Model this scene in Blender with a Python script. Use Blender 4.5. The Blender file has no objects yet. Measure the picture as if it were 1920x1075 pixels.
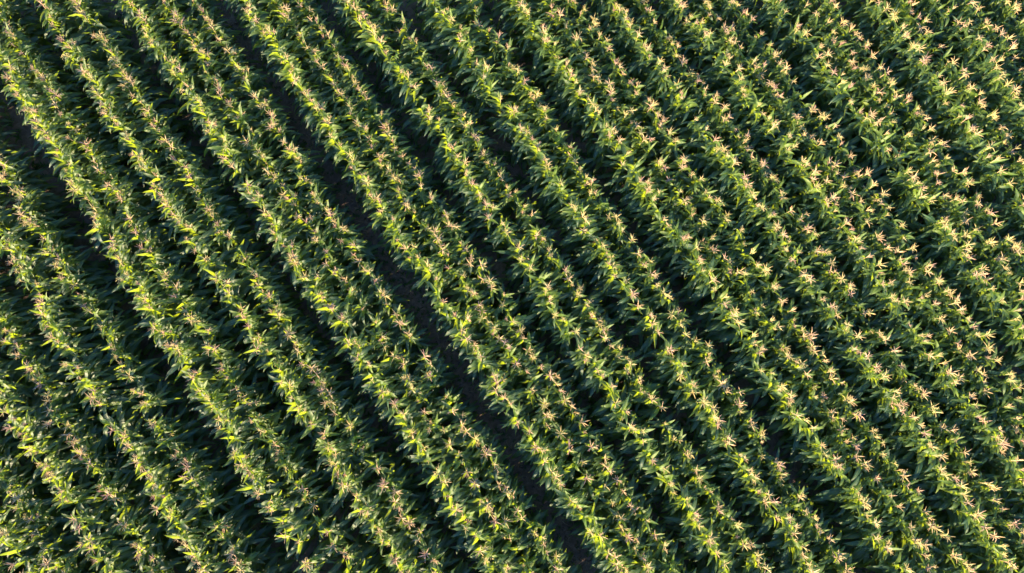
import bpy, math, random
import numpy as np
from mathutils import Matrix, Vector

R_ = math.radians
scene = bpy.context.scene
COL = scene.collection

# ---------------------------------------------------------------- camera, sky, sun, exposure
W_, H_ = 1920.0, 1075.0            # the photograph's frame, used to lay the rows out on the ground
F_ = 1300.0                        # focal length in photograph pixels
NADIR = (900.0, 790.0)             # where the plumb line under the camera meets the picture
CAM_Z = 23.0
dc = Vector(((NADIR[0] - W_/2)/F_, -(NADIR[1] - H_/2)/F_, -1)).normalized()
zc = -dc
xc = (Vector((1, 0, 0)) - zc * zc.x).normalized()
yc = zc.cross(xc)
ROT = Matrix((xc, yc, zc))         # camera space -> world space
cam = bpy.data.cameras.new('camera')
cam.sensor_fit = 'HORIZONTAL'; cam.sensor_width = 36
cam.lens = 36 * F_ / W_
cam.clip_start = 0.1; cam.clip_end = 3000
cam_o = bpy.data.objects.new('camera', cam)
cam_o.matrix_world = Matrix.Translation((0, 0, CAM_Z)) @ ROT.to_4x4()
COL.objects.link(cam_o)
scene.camera = cam_o

SUN_EL, SUN_AZ = R_(16.5), R_(210)   # azimuth counter-clockwise from +X: the sun stands to the left, a little below
world = bpy.data.worlds.new('World'); scene.world = world; world.use_nodes = True
wn = world.node_tree.nodes; wl = world.node_tree.links
sky = wn.new('ShaderNodeTexSky'); sky.sky_type = 'NISHITA'; sky.sun_disc = False
sky.sun_elevation = SUN_EL; sky.dust_density = 0.3; sky.ozone_density = 3.0
sky.sun_rotation = (R_(90) - SUN_AZ) % (2*math.pi)
wn['Background'].inputs['Strength'].default_value = 0.085
wb = wn.new('ShaderNodeMixRGB'); wb.blend_type = 'MULTIPLY'; wb.inputs[0].default_value = 1   # daylight white balance of the low warm sun
wb.inputs[2].default_value = (0.70, 0.97, 1.27, 1)
wl.new(sky.outputs[0], wb.inputs[1]); wl.new(wb.outputs[0], wn['Background'].inputs['Color'])
sl = bpy.data.lights.new('sun', 'SUN'); sl.energy = 5.0; sl.angle = R_(0.6); sl.color = (1.0, 0.79, 0.46)
so = bpy.data.objects.new('sun', sl); COL.objects.link(so)
so.rotation_euler = Vector((math.cos(SUN_AZ)*math.cos(SUN_EL), math.sin(SUN_AZ)*math.cos(SUN_EL), math.sin(SUN_EL))).to_track_quat('Z', 'Y').to_euler()
so.location = (-40, 0, 40)
vs = scene.view_settings
vs.view_transform = 'Standard'; vs.look = 'None'; vs.gamma = 1; vs.exposure = 2.35
vs.use_curve_mapping = False
scene.cycles.max_bounces = 6; scene.cycles.diffuse_bounces = 3; scene.cycles.glossy_bounces = 2
scene.cycles.transmission_bounces = 3
scene.cycles.sample_clamp_indirect = 6

rng = np.random.default_rng(11)
TOP = 2.25                         # height of the tassel bases' plane the rows were measured on

def unproject(px, py, z):
    r = ROT @ Vector(((px - W_/2)/F_, -(py - H_/2)/F_, -1))
    k = (z - CAM_Z)/r.z
    return np.array((r.x*k, r.y*k))

ROTI = ROT.transposed()
def project(x, y, z):
    v = ROTI @ Vector((x, y, z - CAM_Z))
    return (W_/2 + F_*v.x/-v.z, H_/2 - F_*v.y/-v.z, -v.z)

# ---------------------------------------------------------------- materials
def new_mat(name):
    m = bpy.data.materials.new(name); m.use_nodes = True
    nt = m.node_tree; nt.nodes.clear()
    return m, nt, nt.nodes, nt.links

def ramp(nodes, stops):
    r = nodes.new('ShaderNodeValToRGB')
    e = r.color_ramp.elements
    while len(e) < len(stops): e.new(0.5)
    for el, (p, c) in zip(e, stops):
        el.position = p; el.color = (*c, 1)
    return r

def noise(nodes, links, vec, scale, detail=3, rough=0.55):
    n = nodes.new('ShaderNodeTexNoise'); n.inputs['Scale'].default_value = scale
    n.inputs['Detail'].default_value = detail; n.inputs['Roughness'].default_value = rough
    links.new(vec, n.inputs['Vector'])
    return n

def math_node(nodes, links, op, a, b=None):
    n = nodes.new('ShaderNodeMath'); n.operation = op
    for i, v in enumerate((a, b)):
        if v is None: continue
        if isinstance(v, (int, float)): n.inputs[i].default_value = v
        else: links.new(v, n.inputs[i])
    return n.outputs[0]

def leaf_material(name, dark, mid, light, trans, trans_mix=0.36, rough=0.38, spec=0.5):
    m, nt, N, L = new_mat(name)
    geo = N.new('ShaderNodeNewGeometry')
    att = N.new('ShaderNodeAttribute'); att.attribute_name = 'tint'
    uv = N.new('ShaderNodeUVMap'); uv.uv_map = 'UVMap'
    sep = N.new('ShaderNodeSeparateXYZ'); L.new(uv.outputs[0], sep.inputs[0])
    nz = noise(N, L, geo.outputs['Position'], 0.45, 4, 0.7)
    nf = noise(N, L, geo.outputs['Position'], 26, 3)
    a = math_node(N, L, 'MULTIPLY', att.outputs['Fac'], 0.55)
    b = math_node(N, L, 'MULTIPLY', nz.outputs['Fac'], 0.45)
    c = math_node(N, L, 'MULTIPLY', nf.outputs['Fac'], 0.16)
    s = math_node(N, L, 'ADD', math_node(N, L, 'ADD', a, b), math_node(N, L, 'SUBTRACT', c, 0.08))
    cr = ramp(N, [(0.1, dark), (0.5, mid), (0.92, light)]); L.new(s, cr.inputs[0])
    # pale midrib and fine veins along the blade
    du = math_node(N, L, 'ABSOLUTE', math_node(N, L, 'SUBTRACT', sep.outputs['X'], 0.5))
    rib = math_node(N, L, 'LESS_THAN', du, 0.055)
    ribf = math_node(N, L, 'MULTIPLY', rib, 0.5)
    mx = N.new('ShaderNodeMixRGB'); L.new(ribf, mx.inputs[0]); L.new(cr.outputs[0], mx.inputs[1])
    mx.inputs[2].default_value = (0.20, 0.24, 0.10, 1)
    # dry, brown tips on some leaves
    tipv = math_node(N, L, 'ADD', sep.outputs['Y'], math_node(N, L, 'MULTIPLY', nf.outputs['Fac'], 0.10))
    tip = math_node(N, L, 'GREATER_THAN', tipv, 1.02)
    mt = N.new('ShaderNodeMixRGB'); L.new(math_node(N, L, 'MULTIPLY', tip, 0.7), mt.inputs[0]); L.new(mx.outputs[0], mt.inputs[1])
    mt.inputs[2].default_value = (0.26, 0.19, 0.08, 1)
    p = N.new('ShaderNodeBsdfPrincipled'); L.new(mt.outputs[0], p.inputs['Base Color'])
    rr = math_node(N, L, 'ADD', math_node(N, L, 'MULTIPLY', nf.outputs['Fac'], 0.22), rough - 0.11)
    L.new(rr, p.inputs['Roughness'])
    p.inputs['Specular IOR Level'].default_value = spec
    wv = N.new('ShaderNodeTexWave'); wv.inputs['Scale'].default_value = 2.6; wv.inputs['Distortion'].default_value = 1.5
    L.new(uv.outputs[0], wv.inputs['Vector'])
    bp = N.new('ShaderNodeBump'); bp.inputs['Strength'].default_value = 0.35; bp.inputs['Distance'].default_value = 0.004
    L.new(wv.outputs['Fac'], bp.inputs['Height']); L.new(bp.outputs[0], p.inputs['Normal'])
    t = N.new('ShaderNodeBsdfTranslucent')
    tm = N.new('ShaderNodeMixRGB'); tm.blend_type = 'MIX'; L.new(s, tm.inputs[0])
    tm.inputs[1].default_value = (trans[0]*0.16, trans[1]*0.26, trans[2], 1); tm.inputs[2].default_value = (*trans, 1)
    L.new(tm.outputs[0], t.inputs['Color'])
    mixs = N.new('ShaderNodeMixShader'); mixs.inputs[0].default_value = trans_mix
    L.new(p.outputs[0], mixs.inputs[1]); L.new(t.outputs[0], mixs.inputs[2])
    out = N.new('ShaderNodeOutputMaterial'); L.new(mixs.outputs[0], out.inputs[0])
    return m

M_LEAF = leaf_material('corn_leaf', (0.011, 0.036, 0.036), (0.026, 0.072, 0.044), (0.19, 0.265, 0.025), (0.62, 0.76, 0.02), 0.50, 0.46, 0.58)  # dark and mid stops cooled for teal shade, light stop brightened for sunlit tops
M_WEED = leaf_material('weed_leaf', (0.020, 0.05, 0.015), (0.04, 0.09, 0.02), (0.07, 0.12, 0.03), (0.15, 0.22, 0.03), 0.2, 0.6, 0.3)

def tassel_material():
    m, nt, N, L = new_mat('corn_tassel')
    att = N.new('ShaderNodeAttribute'); att.attribute_name = 'tint'
    geo = N.new('ShaderNodeNewGeometry')
    nf = noise(N, L, geo.outputs['Position'], 45, 3)
    s = math_node(N, L, 'ADD', att.outputs['Fac'], math_node(N, L, 'MULTIPLY', math_node(N, L, 'SUBTRACT', nf.outputs['Fac'], 0.5), 0.5))
    cr = ramp(N, [(0.0, (0.50, 0.45, 0.15)), (0.42, (0.66, 0.50, 0.26)), (0.8, (0.66, 0.44, 0.28)), (1.0, (0.50, 0.31, 0.26))])
    L.new(s, cr.inputs[0])
    p = N.new('ShaderNodeBsdfPrincipled'); L.new(cr.outputs[0], p.inputs['Base Color']); p.inputs['Roughness'].default_value = 0.75
    p.inputs['Specular IOR Level'].default_value = 0.2
    t = N.new('ShaderNodeBsdfTranslucent'); L.new(cr.outputs[0], t.inputs['Color'])
    mixs = N.new('ShaderNodeMixShader'); mixs.inputs[0].default_value = 0.25
    L.new(p.outputs[0], mixs.inputs[1]); L.new(t.outputs[0], mixs.inputs[2])
    out = N.new('ShaderNodeOutputMaterial'); L.new(mixs.outputs[0], out.inputs[0])
    return m
M_TASSEL = tassel_material()

def stalk_material():
    m, nt, N, L = new_mat('corn_stalk')
    geo = N.new('ShaderNodeNewGeometry')
    nf = noise(N, L, geo.outputs['Position'], 9, 3)
    cr = ramp(N, [(0.3, (0.07, 0.12, 0.03)), (0.7, (0.16, 0.19, 0.06))]); L.new(nf.outputs['Fac'], cr.inputs[0])
    p = N.new('ShaderNodeBsdfPrincipled'); L.new(cr.outputs[0], p.inputs['Base Color']); p.inputs['Roughness'].default_value = 0.5
    out = N.new('ShaderNodeOutputMaterial'); L.new(p.outputs[0], out.inputs[0])
    return m
M_STALK = stalk_material()

def soil_material():
    m, nt, N, L = new_mat('field_soil')
    geo = N.new('ShaderNodeNewGeometry')
    n1 = noise(N, L, geo.outputs['Position'], 0.55, 4)
    n2 = noise(N, L, geo.outputs['Position'], 7, 6, 0.65)
    n3 = noise(N, L, geo.outputs['Position'], 38, 5, 0.7)
    s = math_node(N, L, 'ADD', math_node(N, L, 'MULTIPLY', n1.outputs['Fac'], 0.35), math_node(N, L, 'MULTIPLY', n2.outputs['Fac'], 0.40))
    s = math_node(N, L, 'ADD', s, math_node(N, L, 'MULTIPLY', n3.outputs['Fac'], 0.25))
    cr = ramp(N, [(0.34, (0.075, 0.052, 0.044)), (0.5, (0.16, 0.115, 0.10)), (0.66, (0.28, 0.205, 0.185))]); L.new(s, cr.inputs[0])
    p = N.new('ShaderNodeBsdfPrincipled'); L.new(cr.outputs[0], p.inputs['Base Color']); p.inputs['Roughness'].default_value = 0.95
    p.inputs['Specular IOR Level'].default_value = 0.15
    bp = N.new('ShaderNodeBump'); bp.inputs['Strength'].default_value = 0.8; bp.inputs['Distance'].default_value = 0.03
    L.new(n3.outputs['Fac'], bp.inputs['Height']); L.new(bp.outputs[0], p.inputs['Normal'])
    out = N.new('ShaderNodeOutputMaterial'); L.new(p.outputs[0], out.inputs[0])
    return m
M_SOIL = soil_material()

def straw_material():
    m, nt, N, L = new_mat('dry_straw')
    p = N.new('ShaderNodeBsdfPrincipled'); p.inputs['Base Color'].default_value = (0.33, 0.25, 0.16, 1); p.inputs['Roughness'].default_value = 0.9
    out = N.new('ShaderNodeOutputMaterial'); L.new(p.outputs[0], out.inputs[0])
    return m
M_STRAW = straw_material()
MATS = [M_LEAF, M_TASSEL, M_STALK]

# ---------------------------------------------------------------- mesh building
class Piece:
    """vertices, quads (triangles repeat their last corner), uv per vertex, tint per vertex, material index"""
    def __init__(s, v, q, uv, tint, mat):
        s.v = np.asarray(v, dtype=np.float64); s.q = np.asarray(q, dtype=np.int64)
        s.uv = np.asarray(uv, dtype=np.float32)
        s.t = np.full(len(s.v), tint, dtype=np.float32) if np.isscalar(tint) else np.asarray(tint, dtype=np.float32)
        s.mat = mat; s.mesh = None

def to_mesh(name, v, q, uv, t, mat_idx, mats, smooth=True):
    me = bpy.data.meshes.new(name)
    q = np.asarray(q)
    tri = q[:, 2] == q[:, 3]
    counts = np.where(tri, 3, 4)
    mask = np.ones(q.shape, bool); mask[tri, 3] = False
    loops = q[mask]
    starts = np.concatenate(([0], np.cumsum(counts)[:-1]))
    me.vertices.add(len(v)); me.vertices.foreach_set('co', v.astype(np.float32).ravel())
    me.loops.add(len(loops)); me.loops.foreach_set('vertex_index', loops.astype(np.int32))
    me.polygons.add(len(q)); me.polygons.foreach_set('loop_start', starts.astype(np.int32))
    for m in mats: me.materials.append(m)
    if mat_idx is not None: me.polygons.foreach_set('material_index', mat_idx.astype(np.int32))
    me.polygons.foreach_set('use_smooth', np.full(len(q), smooth))
    ul = me.uv_layers.new(name='UVMap')
    ul.data.foreach_set('uv', uv[loops].astype(np.float32).ravel())
    at = me.attributes.new('tint', 'FLOAT', 'POINT'); at.data.foreach_set('value', t.astype(np.float32))
    me.update(calc_edges=True)
    return me

def make_leaf(length, width, th0, th1, power, side, twist, wav, tint, segs=9):
    """blade that leaves the stalk at th0 from the vertical and arches over to th1; heads along +X"""
    fine = 40
    th = th0 + (th1 - th0) * (np.linspace(0, 1, fine+1)**power)
    ds = length/fine
    px = np.concatenate(([0], np.cumsum(np.sin(th[:-1])*ds)))
    pz = np.concatenate(([0], np.cumsum(np.cos(th[:-1])*ds)))
    py = side * length * np.linspace(0, 1, fine+1)**2
    tt = np.linspace(0, 1, segs+1)
    X = np.interp(tt, np.linspace(0, 1, fine+1), px); Y = np.interp(tt, np.linspace(0, 1, fine+1), py)
    Z = np.interp(tt, np.linspace(0, 1, fine+1), pz); TH = np.interp(tt, np.linspace(0, 1, fine+1), th)
    ph1, ph2, k = rng.uniform(0, 6.28, 2).tolist() + [rng.uniform(2.2, 3.6)]
    v, uv, q = [], [], []
    for i, t in enumerate(tt):
        w = width*0.5 * (0.45 + 0.55*min(1, t/0.25)) * max(0.0, 1 - t**3.2)
        nrm = np.array((-math.cos(TH[i]), 0, math.sin(TH[i])))      # upper side of the blade
        latv = np.array((0, 1, 0.0))
        a = twist * t**1.5
        la = latv*math.cos(a) + nrm*math.sin(a); no = nrm*math.cos(a) - latv*math.sin(a)
        c = np.array((X[i], Y[i], Z[i]))
        fold = 0.32*w
        if i == segs:
            v.append(c); uv.append((0.5, 1.0)); continue
        e = wav*math.sin(math.pi*min(1, t*1.15))
        v += [c + la*w + no*(fold + e*math.sin(6.28*k*t + ph1)), c, c - la*w + no*(fold + e*math.sin(6.28*k*t + ph2))]
        uv += [(0, t), (0.5, t), (1, t)]
    for i in range(segs-1):
        b = 3*i
        q += [(b, b+1, b+4, b+3), (b+1, b+2, b+5, b+4)]
    b = 3*(segs-1)
    q += [(b, b+1, b+3, b+3), (b+1, b+2, b+3, b+3)]
    return Piece(v, q, uv, tint, 0)

def tube(v, q, uv, pts, rad, sides=3):
    base = len(v)
    n = len(pts)
    for i, (p, r) in enumerate(zip(pts, rad)):
        d = np.array(pts[min(i+1, n-1)]) - np.array(pts[max(i-1, 0)]); d /= np.linalg.norm(d) + 1e-9
        a = np.cross(d, (0.3, 0.9, 0.2)); a /= np.linalg.norm(a) + 1e-9
        b = np.cross(d, a)
        for s in range(sides):
            an = 2*math.pi*s/sides
            v.append(np.array(p) + r*(a*math.cos(an) + b*math.sin(an))); uv.append((0.2, i/n))
    for i in range(n-1):
        for s in range(sides):
            s2 = (s+1) % sides
            q.append((base+i*sides+s, base+i*sides+s2, base+(i+1)*sides+s2, base+(i+1)*sides+s))

def make_tassel(kind, tint):
    """central spike and side branches; kind: 0 spread star, 1 upright brush, 2 nodding"""
    v, q, uv = [], [], []
    h = rng.uniform(0.20, 0.28)
    nod = {0: 0.05, 1: 0.03, 2: 0.16}[kind]
    na = rng.uniform(0, 6.28)
    nx, ny = math.cos(na)*nod, math.sin(na)*nod
    pts = [(0, 0, -0.20), (0, 0, 0.04), (nx*.3, ny*.3, h*0.55), (nx, ny, h)]
    tube(v, q, uv, pts, [0.007, 0.010, 0.012, 0.004])
    nb = int(rng.integers(8, 13))
    for k in range(nb):
        az = k*2.4 + rng.normal(0, 0.35)
        z0 = 0.0 + 0.10*k/nb
        ln = rng.uniform(0.15, 0.25)
        if kind == 0: e0, e1 = rng.uniform(38, 66), rng.uniform(0, 50)
        elif kind == 1: e0, e1 = rng.uniform(62, 80), rng.uniform(45, 75)
        else: e0, e1 = rng.uniform(35, 65), rng.uniform(-45, 10)
        e0, e1 = R_(e0), R_(e1)
        p = np.array((0, 0, z0)); P = [p]
        for s in range(2):
            e = e0 + (e1 - e0)*s
            p = p + ln/2*np.array((math.cos(az)*math.cos(e), math.sin(az)*math.cos(e), math.sin(e)))
            P.append(p)
        tube(v, q, uv, P, [0.006, 0.009, 0.003])
    t = np.clip(tint + rng.normal(0, 0.05), 0, 1)
    return Piece(v, q, uv, t, 1)

def make_stalk(h):
    v, q, uv = [], [], []
    tube(v, q, uv, [(0, 0, -0.03), (0.004, 0.003, h*0.5), (0, 0, h)], [0.016, 0.013, 0.007], 5)
    return Piece(v, q, uv, 0.5, 2)

# leaf sets by height class: 0 lower (long, drooping) .. 3 flag leaves (short, raised)
LEAVES = []
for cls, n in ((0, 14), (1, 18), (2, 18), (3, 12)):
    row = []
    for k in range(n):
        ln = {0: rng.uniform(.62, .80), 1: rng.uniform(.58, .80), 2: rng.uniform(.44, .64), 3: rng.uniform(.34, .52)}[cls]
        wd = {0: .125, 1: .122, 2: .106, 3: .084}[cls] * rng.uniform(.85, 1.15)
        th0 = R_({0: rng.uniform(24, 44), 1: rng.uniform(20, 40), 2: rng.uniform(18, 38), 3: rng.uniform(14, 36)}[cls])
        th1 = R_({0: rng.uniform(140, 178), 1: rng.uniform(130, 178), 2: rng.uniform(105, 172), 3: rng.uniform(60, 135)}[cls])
        tint = np.clip({0: .26, 1: .42, 2: .66, 3: .88}[cls] + rng.normal(0, .16), 0, 1)  # flag leaves naturally paler; sunlit tops and shaded depths also put into the tint
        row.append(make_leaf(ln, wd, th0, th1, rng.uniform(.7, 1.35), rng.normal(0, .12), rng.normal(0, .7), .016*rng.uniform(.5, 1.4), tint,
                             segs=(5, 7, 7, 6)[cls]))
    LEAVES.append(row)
TASSELS = {}
for kind in (0, 1, 2):
    for ti, tint in enumerate((0.28, 0.55, 0.85)):
        TASSELS[(kind, ti)] = [make_tassel(kind, tint) for _ in range({0: 6, 1: 3, 2: 3}[kind])]
STALKS = [make_stalk(h) for h in (1.0,)]

def get_mesh(p, name):
    if p.mesh is None:
        p.mesh = to_mesh(name, p.v, p.q, p.uv, p.t, None, [MATS[p.mat]])
    return p.mesh

# ---------------------------------------------------------------- rows: (y, x) of each tassel line in the photograph
YS = [50, 300, 540, 770, 1010]
ROWS = {   # negative numbers lie left of the bare track, positive ones right of it
 -22: [-1180, -1030, -882, -737, -590], -21: [-1120, -970, -822, -677, -530],
 -20: [-1060, -910, -762, -617, -470], -19: [-960, -810, -662, -517, -370], -18: [-900, -750, -602, -457, -310],
 -17: [-840, -690, -542, -397, -250], -16: [-740, -590, -442, -297, -150],
 -15: [-680, -530, -382, -237, -90], -14: [-580, -430, -280, -135, 10],
 -13: [-520, -370, -222, -78, 68], -12: [-425, -275, -128, 12, 172], -11: [-345, -195, -45, 85, 258],
 -10: [-235, -90, 55, 192, 350], -9: [-165, -14, 130, 275, 425],
 -8: [-35, 116, 257, 402, 548], -7: [16, 172, 318, 470, 622],
 -6: [104, 274, 421, 568, 718], -5: [172, 333, 487, 634, 785],
 -4: [268, 446, 594, 742, 896], -3: [336, 505, 655, 802, 952], -2: [394, 557, 711, 857, 1003],
 1: [490, 660, 823, 969, 1115], 2: [549, 719, 880, 1030, 1180], 3: [602, 764, 925, 1076, 1230],
 4: [693, 860, 1018, 1169, 1322], 5: [757, 925, 1083, 1232, 1392],
 6: [852, 1020, 1174, 1326, 1488], 7: [915, 1082, 1240, 1396, 1552],
 8: [1008, 1177, 1338, 1500, 1658], 9: [1068, 1230, 1402, 1560, 1722], 10: [1116, 1285, 1452, 1612, 1776],
 11: [1187, 1360, 1532, 1692, 1860], 12: [1250, 1418, 1592, 1757, 1925],
 13: [1312, 1488, 1663, 1830, 1998], 14: [1368, 1550, 1728, 1893, 2062], 15: [1416, 1596, 1776, 1944, 2114],
 16: [1503, 1680, 1856, 2030, 2205], 17: [1562, 1740, 1912, 2084, 2260], 18: [1606, 1786, 1964, 2136, 2312],
 19: [1683, 1866, 2046, 2220, 2396], 20: [1744, 1926, 2104, 2278, 2452],
 21: [1808, 1990, 2170, 2346, 2522], 22: [1868, 2050, 2230, 2406, 2580],
 23: [1930, 2112, 2292, 2468, 2642], 24: [1990, 2172, 2352, 2528, 2702], 25: [2052, 2234, 2414, 2590, 2764], 26: [2120, 2302, 2482, 2658, 2832],
}
_meas = [r for r in ROWS if -12 <= r <= 13]
_c2 = np.polyfit(_meas, [np.polyfit(YS, ROWS[r], 2)[0] for r in _meas], 1)   # how much the rows bow, smooth across the field
def row_x(r, y):
    c = np.polyval(_c2, max(-12, min(13, r)))
    yy = np.array(YS, float)
    return np.polyval(np.polyfit(yy, np.array(ROWS[r]) - c*yy*yy, 1), y) + c*y*y

def row_path(r):
    ys = np.arange(-315, 1450, 15.0)
    return np.array([unproject(row_x(r, y), y, TOP) for y in ys])

LEADING = {-21, -19, -17, -14, -12, -10, -8, -6, -4, 1, 4, 6, 8, 11, 13, 16, 19, 21, 24}   # first row of each planted group, made taller so the low sun favours it
plants = []
ROW_IDS = sorted(ROWS)
for r in ROW_IDS:
    P = row_path(r)
    seg = np.linalg.norm(np.diff(P, axis=0), axis=1); S = np.concatenate(([0], np.cumsum(seg)))
    s = rng.uniform(0, .2)
    drift = rng.normal(0, 1, 40)
    while s < S[-1]:
        x = np.interp(s, S, P[:, 0]); y = np.interp(s, S, P[:, 1])
        x2 = np.interp(s+.3, S, P[:, 0]); y2 = np.interp(s+.3, S, P[:, 1])
        x1 = np.interp(s-.3, S, P[:, 0]); y1 = np.interp(s-.3, S, P[:, 1])
        d = np.array((x2-x1, y2-y1)); d /= np.linalg.norm(d) + 1e-9
        n = np.array((-d[1], d[0]))
        wob = 0.035*np.interp(s, np.arange(40)*1.1, drift) + rng.normal(0, .028)
        x += n[0]*wob; y += n[1]*wob
        step = max(.10, rng.normal(.188, .05))
        if rng.random() < .035: step += rng.uniform(.12, .35)
        s += step
        qx, qy, qd = project(x, y, TOP)
        if not (-480 < qx < W_+190 and -150 < qy < H_+(300 if qx < 1750 else 130)): continue
        hz = 1 + .035*math.sin(x*.35 + 1.3)*math.cos(y*.42) + rng.normal(0, .038)
        hz *= 1.055 if r in LEADING else .96
        if rng.random() < .05: hz *= rng.uniform(.80, .93)
        az = math.atan2(n[1], n[0]) + rng.normal(0, .55)
        plants.append(dict(row=r, x=x, y=y, px=qx, py=qy, depth=qd, h=hz, az=az))

def build_plant(p):
    """-> list of (name, Piece, 4x4 matrix relative to the plant's base)"""
    out = []
    H = 2.02*p['h']
    out.append(('stalk', STALKS[0], Matrix.Diagonal((1, 1, H + .08, 1))))
    zs = [.22, .42, .60, .78, .94, 1.09, 1.23, 1.36, 1.48, 1.59, 1.69, 1.78, 1.87, 1.94, 1.99, 2.04]
    flip = 0 if rng.random() < .5 else 1
    for i, z in enumerate(zs):
        cls = 0 if i < 5 else 1 if i < 9 else 2 if i < 13 else 3
        if i < 4 and rng.random() < .2: continue
        if i < 3 and not (-40 < p['px'] < W_+60 and -40 < p['py'] < H_+60): continue
        pc = LEAVES[cls][int(rng.integers(len(LEAVES[cls])))]
        a = p['az'] + math.pi*((i + flip) % 2) + rng.normal(0, .45 if i < 12 else .75)
        sc = rng.uniform(.82, 1.16)*(.5 + .5*p['h'])*(1.0 if cls > 1 else 1.09 if p['row'] in (-2, 1) else (1.38 if p['row'] < -2 else 1.26) if cls == 0 else 1.17)
        m = Matrix.Translation((0, 0, z/2.02*H)) @ Matrix.Rotation(a, 4, 'Z') @ Matrix.Rotation(rng.normal(0, .09), 4, 'Y') @ Matrix.Rotation(rng.normal(0, .12), 4, 'X') @ Matrix.Scale(sc, 4)
        out.append(('leaf', pc, m))
    rr = rng.random()
    kind = 0 if rr < .62 else 1 if rr < .82 else 2
    patch = .5 + .5*math.sin(p['x']*.9 + 2.0*math.sin(p['y']*.7))
    tt = rng.random()*.88 + patch*.12
    ti = 0 if tt < .36 else 1 if tt < .76 else 2
    has = rng.random() > .20
    if has:
        lst = TASSELS[(kind, ti)]; pc = lst[int(rng.integers(len(lst)))]
        m = Matrix.Translation((0, 0, H + .17)) @ Matrix.Rotation(rng.uniform(0, 6.28), 4, 'Z') @ Matrix.Rotation(rng.normal(0, .16), 4, 'X') @ Matrix.Scale(rng.uniform(.62, 1.18), 4)
        out.append(('tassel', pc, m))
    p['look'] = (kind, ti) if has else None
    lean = Matrix.Rotation(rng.normal(0, .035), 4, 'X') @ Matrix.Rotation(rng.normal(0, .035), 4, 'Y')
    return [(n, c, lean @ m) for n, c, m in out]

for p in plants: p['pieces'] = build_plant(p)

# the 300 plants that show largest: nearest to the camera, well inside the frame
inside = [p for p in plants if 14 < p['px'] < W_-14 and 14 < p['py'] < H_-12]
inside.sort(key=lambda p: p['depth'])
chosen = inside[:300]
chosen_ids = set(id(p) for p in chosen)

# ---------------------------------------------------------------- the setting: soil
def soil_height(x, y):
    return (0.022*np.sin(x*2.1 + 1.7*np.sin(y*1.3)) + 0.018*np.sin(y*3.3 + x*1.9) + 0.010*np.sin(x*9.7 + 2*np.sin(y*5.1)) + 0.010*np.sin(y*11.3 - x*6.1))
gx = np.concatenate((np.array([-900, -400, -150, -60, -30]), np.arange(-19, 19.01, .17), np.array([30, 60, 150, 400, 900])))
gy = np.concatenate((np.array([-900, -400, -150, -60, -25]), np.arange(-12, 16.01, .17), np.array([25, 60, 150, 400, 900])))
GX, GY = np.meshgrid(gx, gy)
core = (np.abs(GX) < 19.5) & (GY > -12.5) & (GY < 16.5)
GZ = np.where(core, soil_height(GX, GY) + rng.normal(0, .008, GX.shape), 0) - .03
ny_, nx_ = GX.shape
idx = np.arange(nx_*ny_).reshape(ny_, nx_)
qs = np.stack((idx[:-1, :-1], idx[:-1, 1:], idx[1:, 1:], idx[1:, :-1]), -1).reshape(-1, 4)
gv = np.stack((GX, GY, GZ), -1).reshape(-1, 3)
gm = to_mesh('ground', gv, qs, np.zeros((len(gv), 2)), np.zeros(len(gv)), None, [M_SOIL])
ground = bpy.data.objects.new('ground', gm); COL.objects.link(ground); ground['kind'] = 'structure'

# ---------------------------------------------------------------- baking many pieces into one mesh
def bake(name, items, mats):
    """items: list of (Piece, 4x4 numpy matrix, tint shift)"""
    by = {}
    for pc, m, dt in items: by.setdefault(id(pc), [pc, [], []]); by[id(pc)][1].append(m); by[id(pc)][2].append(dt)
    V, Q, UV, T, MI = [], [], [], [], []; off = 0
    for pc, ms, dts in by.values():
        M = np.array(ms); n = len(M)
        hv = np.concatenate((pc.v, np.ones((len(pc.v), 1))), 1)
        v = np.einsum('nij,kj->nki', M, hv)[:, :, :3]
        V.append(v.reshape(-1, 3)); nv = len(pc.v)
        Q.append((pc.q[None] + (np.arange(n)*nv)[:, None, None]).reshape(-1, 4) + off)
        UV.append(np.tile(pc.uv, (n, 1))); T.append((pc.t[None] + np.array(dts)[:, None]).ravel())
        MI.append(np.full(n*len(pc.q), pc.mat)); off += n*nv
    me = to_mesh(name, np.concatenate(V), np.concatenate(Q), np.concatenate(UV), np.concatenate(T), np.concatenate(MI), mats)
    o = bpy.data.objects.new(name, me); COL.objects.link(o)
    return o

# ---------------------------------------------------------------- individual corn plants
ORD = ['', 'first', 'second', 'third', 'fourth', 'fifth', 'sixth', 'seventh', 'eighth', 'ninth', 'tenth', 'eleventh', 'twelfth', 'thirteenth',
       'fourteenth', 'fifteenth', 'sixteenth', 'seventeenth', 'eighteenth', 'nineteenth', 'twentieth']
def ordinal(n):
    if n <= 20: return ORD[n]
    tens = {2: 'twenty', 3: 'thirty', 4: 'forty', 5: 'fifty', 6: 'sixty', 7: 'seventy', 8: 'eighty', 9: 'ninety'}
    t, u = divmod(n, 10)
    return tens[t] + ('-' + ORD[u] if u else '') if u else tens[t][:-1] + 'ieth'
SHAPE = {0: 'spread', 1: 'upright', 2: 'nodding'}
TONE = {0: 'straw', 1: 'tan', 2: 'pink'}
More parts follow.
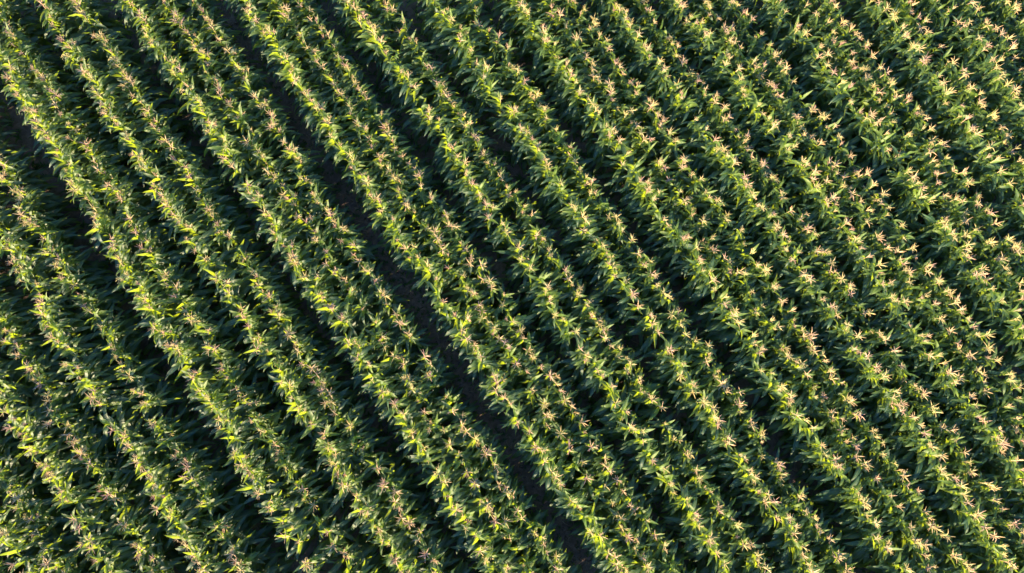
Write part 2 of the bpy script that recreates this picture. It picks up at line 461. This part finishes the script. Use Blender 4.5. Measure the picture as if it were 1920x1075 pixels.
# number the rows outward from the bare track, and the plants in a row up from the photograph's bottom edge
row_rank = {}
left_rows = sorted([r for r in ROW_IDS if r < 0], reverse=True)
for i, r in enumerate(left_rows): row_rank[r] = (i + 1, 'left')
for i, r in enumerate([r for r in ROW_IDS if r > 0]): row_rank[r] = (i + 1, 'right')
for r in ROW_IDS:
    rowp = sorted([p for p in inside if p['row'] == r], key=lambda p: -p['py'])
    for i, p in enumerate(rowp): p['nth'] = i + 1
def label_of(p):
    n, side = row_rank[p['row']]
    where = '%s from bottom edge in %s row %s of bare track' % (ordinal(p['nth']), ordinal(n), side)
    if p['look'] is None: return 'corn without tassel, ' + where
    return 'corn with %s %s tassel, %s' % (SHAPE[p['look'][0]], TONE[p['look'][1]], where)

def add_plant(p):
    root = bpy.data.objects.new('corn_plant', None); COL.objects.link(root)
    root.empty_display_size = .1
    root.location = (p['x'], p['y'], 0)
    root['label'] = label_of(p); root['category'] = 'corn plant'; root['group'] = 'corn plants standing in rows'
    for name, pc, m in p['pieces']:
        o = bpy.data.objects.new(name, get_mesh(pc, name)); COL.objects.link(o)
        o.parent = root; o.matrix_local = m
    return root
for p in chosen: add_plant(p)

# ---------------------------------------------------------------- the rest of the field, one object
items = []
for p in plants:
    if id(p) in chosen_ids: continue
    base = np.array(Matrix.Translation((p['x'], p['y'], 0)))
    for name, pc, m in p['pieces']:
        items.append((pc, base @ np.array(m), 0.0))
field = bake('corn_field', items, MATS)
field['kind'] = 'stuff'; field['label'] = 'rows of dark green corn with pinkish tan tassels filling the field'; field['category'] = 'corn'

# ---------------------------------------------------------------- weeds, clods and straw on the soil between the rows
gaps = [(-2, 1), (-13, -12), (-11, -10), (-9, -8), (-7, -6), (-5, -4), (3, 4), (5, 6), (7, 8), (10, 11), (12, 13), (15, 16), (18, 19)]
weed_pieces = []
for k in range(8):
    vs_, qs_, uvs_ = [], [], []
    for j in range(int(rng.integers(4, 7))):
        lf = make_leaf(rng.uniform(.06, .15), rng.uniform(.02, .035), R_(rng.uniform(10, 50)), R_(rng.uniform(60, 120)), 1.1, rng.normal(0, .2), rng.normal(0, .5), .002, .5, segs=2)
        a = rng.uniform(0, 6.28); c, s = math.cos(a), math.sin(a)
        off = len(vs_)
        for v in lf.v: vs_.append((v[0]*c - v[1]*s, v[0]*s + v[1]*c, v[2]))
        qs_ += [tuple(np.array(q) + off) for q in lf.q]; uvs_ += [tuple(u) for u in lf.uv]
    weed_pieces.append(Piece(vs_, qs_, np.array(uvs_), .5, 0))
witems, citems, sitems = [], [], []
clods = []
for k in range(6):
    ph = [(0, 0, 1), (0, 0, -.6)] + [(math.cos(a), math.sin(a), rng.uniform(-.1, .4)) for a in np.arange(6)*math.pi/3]
    ph = [np.array(p)*rng.uniform(.75, 1.2) for p in ph]
    q = []
    for i in range(6):
        j = (i + 1) % 6
        q += [(0, 2+i, 2+j, 2+j), (1, 2+j, 2+i, 2+i)]
    clods.append(Piece(ph, q, np.zeros((8, 2)), .5, 0))
straws = []
for k in range(4):
    v, q, uv = [], [], []
    tube(v, q, uv, [(-.09, 0, 0), (0, rng.uniform(-.02, .02), .008), (.09, rng.uniform(-.02, .02), 0)], [.005, .006, .004])
    straws.append(Piece(v, q, uv, .5, 0))
for (ra, rb) in gaps:
    A, B = row_path(ra), row_path(rb)
    main = (ra == -2)
    for k in range(3000 if main else 800):
        i = rng.random()*(len(A) - 1); j = int(i); f = i - j
        a = A[j]*(1-f) + A[min(j+1, len(A)-1)]*f; b = B[j]*(1-f) + B[min(j+1, len(B)-1)]*f
        t = rng.uniform(.1, .9)
        x, y = a*(1-t) + b*t
        z = float(soil_height(x, y)) - .03
        dens = .5 + .5*math.sin(x*1.1 + 2.1*math.sin(y*.8 + 1))
        lane = abs(t - .5) < .16
        kind = rng.random()
        T = np.array(Matrix.Translation((x, y, z)) @ Matrix.Rotation(rng.uniform(0, 6.28), 4, 'Z'))
        if kind < (.42 if main else .85):
            if main and lane and rng.random() < (.8 if y < -1 else .25): continue   # bare earth shows along the lower half of the track
            if rng.random() > dens + (.25 if main else .5): continue
            witems.append((weed_pieces[int(rng.integers(8))], T @ np.diag([*([rng.uniform(.5, 1.3)*(1 if main else 2.2)]*3), 1]), rng.normal(0, .2)))
        elif kind < .85:
            s = rng.uniform(.012, .042) if rng.random() < .9 else rng.uniform(.04, .075)
            citems.append((clods[int(rng.integers(6))], T @ np.diag([s, s*rng.uniform(.7, 1.2), s*.7, 1]), 0))
        else:
            sitems.append((straws[int(rng.integers(4))], np.array(Matrix.Translation((0, 0, .015))) @ T @ np.diag([*([rng.uniform(.6, 1.5)]*3), 1]), 0))
w = bake('weeds', witems, [M_WEED]); w['kind'] = 'stuff'; w['label'] = 'low dark green weeds growing on the bare soil between corn rows'; w['category'] = 'weeds'
c = bake('soil_clods', citems, [M_SOIL]); c['kind'] = 'stuff'; c['label'] = 'small brown clods of earth lying along the bare track'; c['category'] = 'soil'
s = bake('dry_straw', sitems, [M_STRAW]); s['kind'] = 'stuff'; s['label'] = 'scattered bits of dry straw on the soil between rows'; s['category'] = 'straw'
print('plants', len(plants), 'inside', len(inside), 'field tris ~', sum((pc.q[:, 2] == pc.q[:, 3]).sum() + 2*(pc.q[:, 2] != pc.q[:, 3]).sum() for pc, _, _ in items))
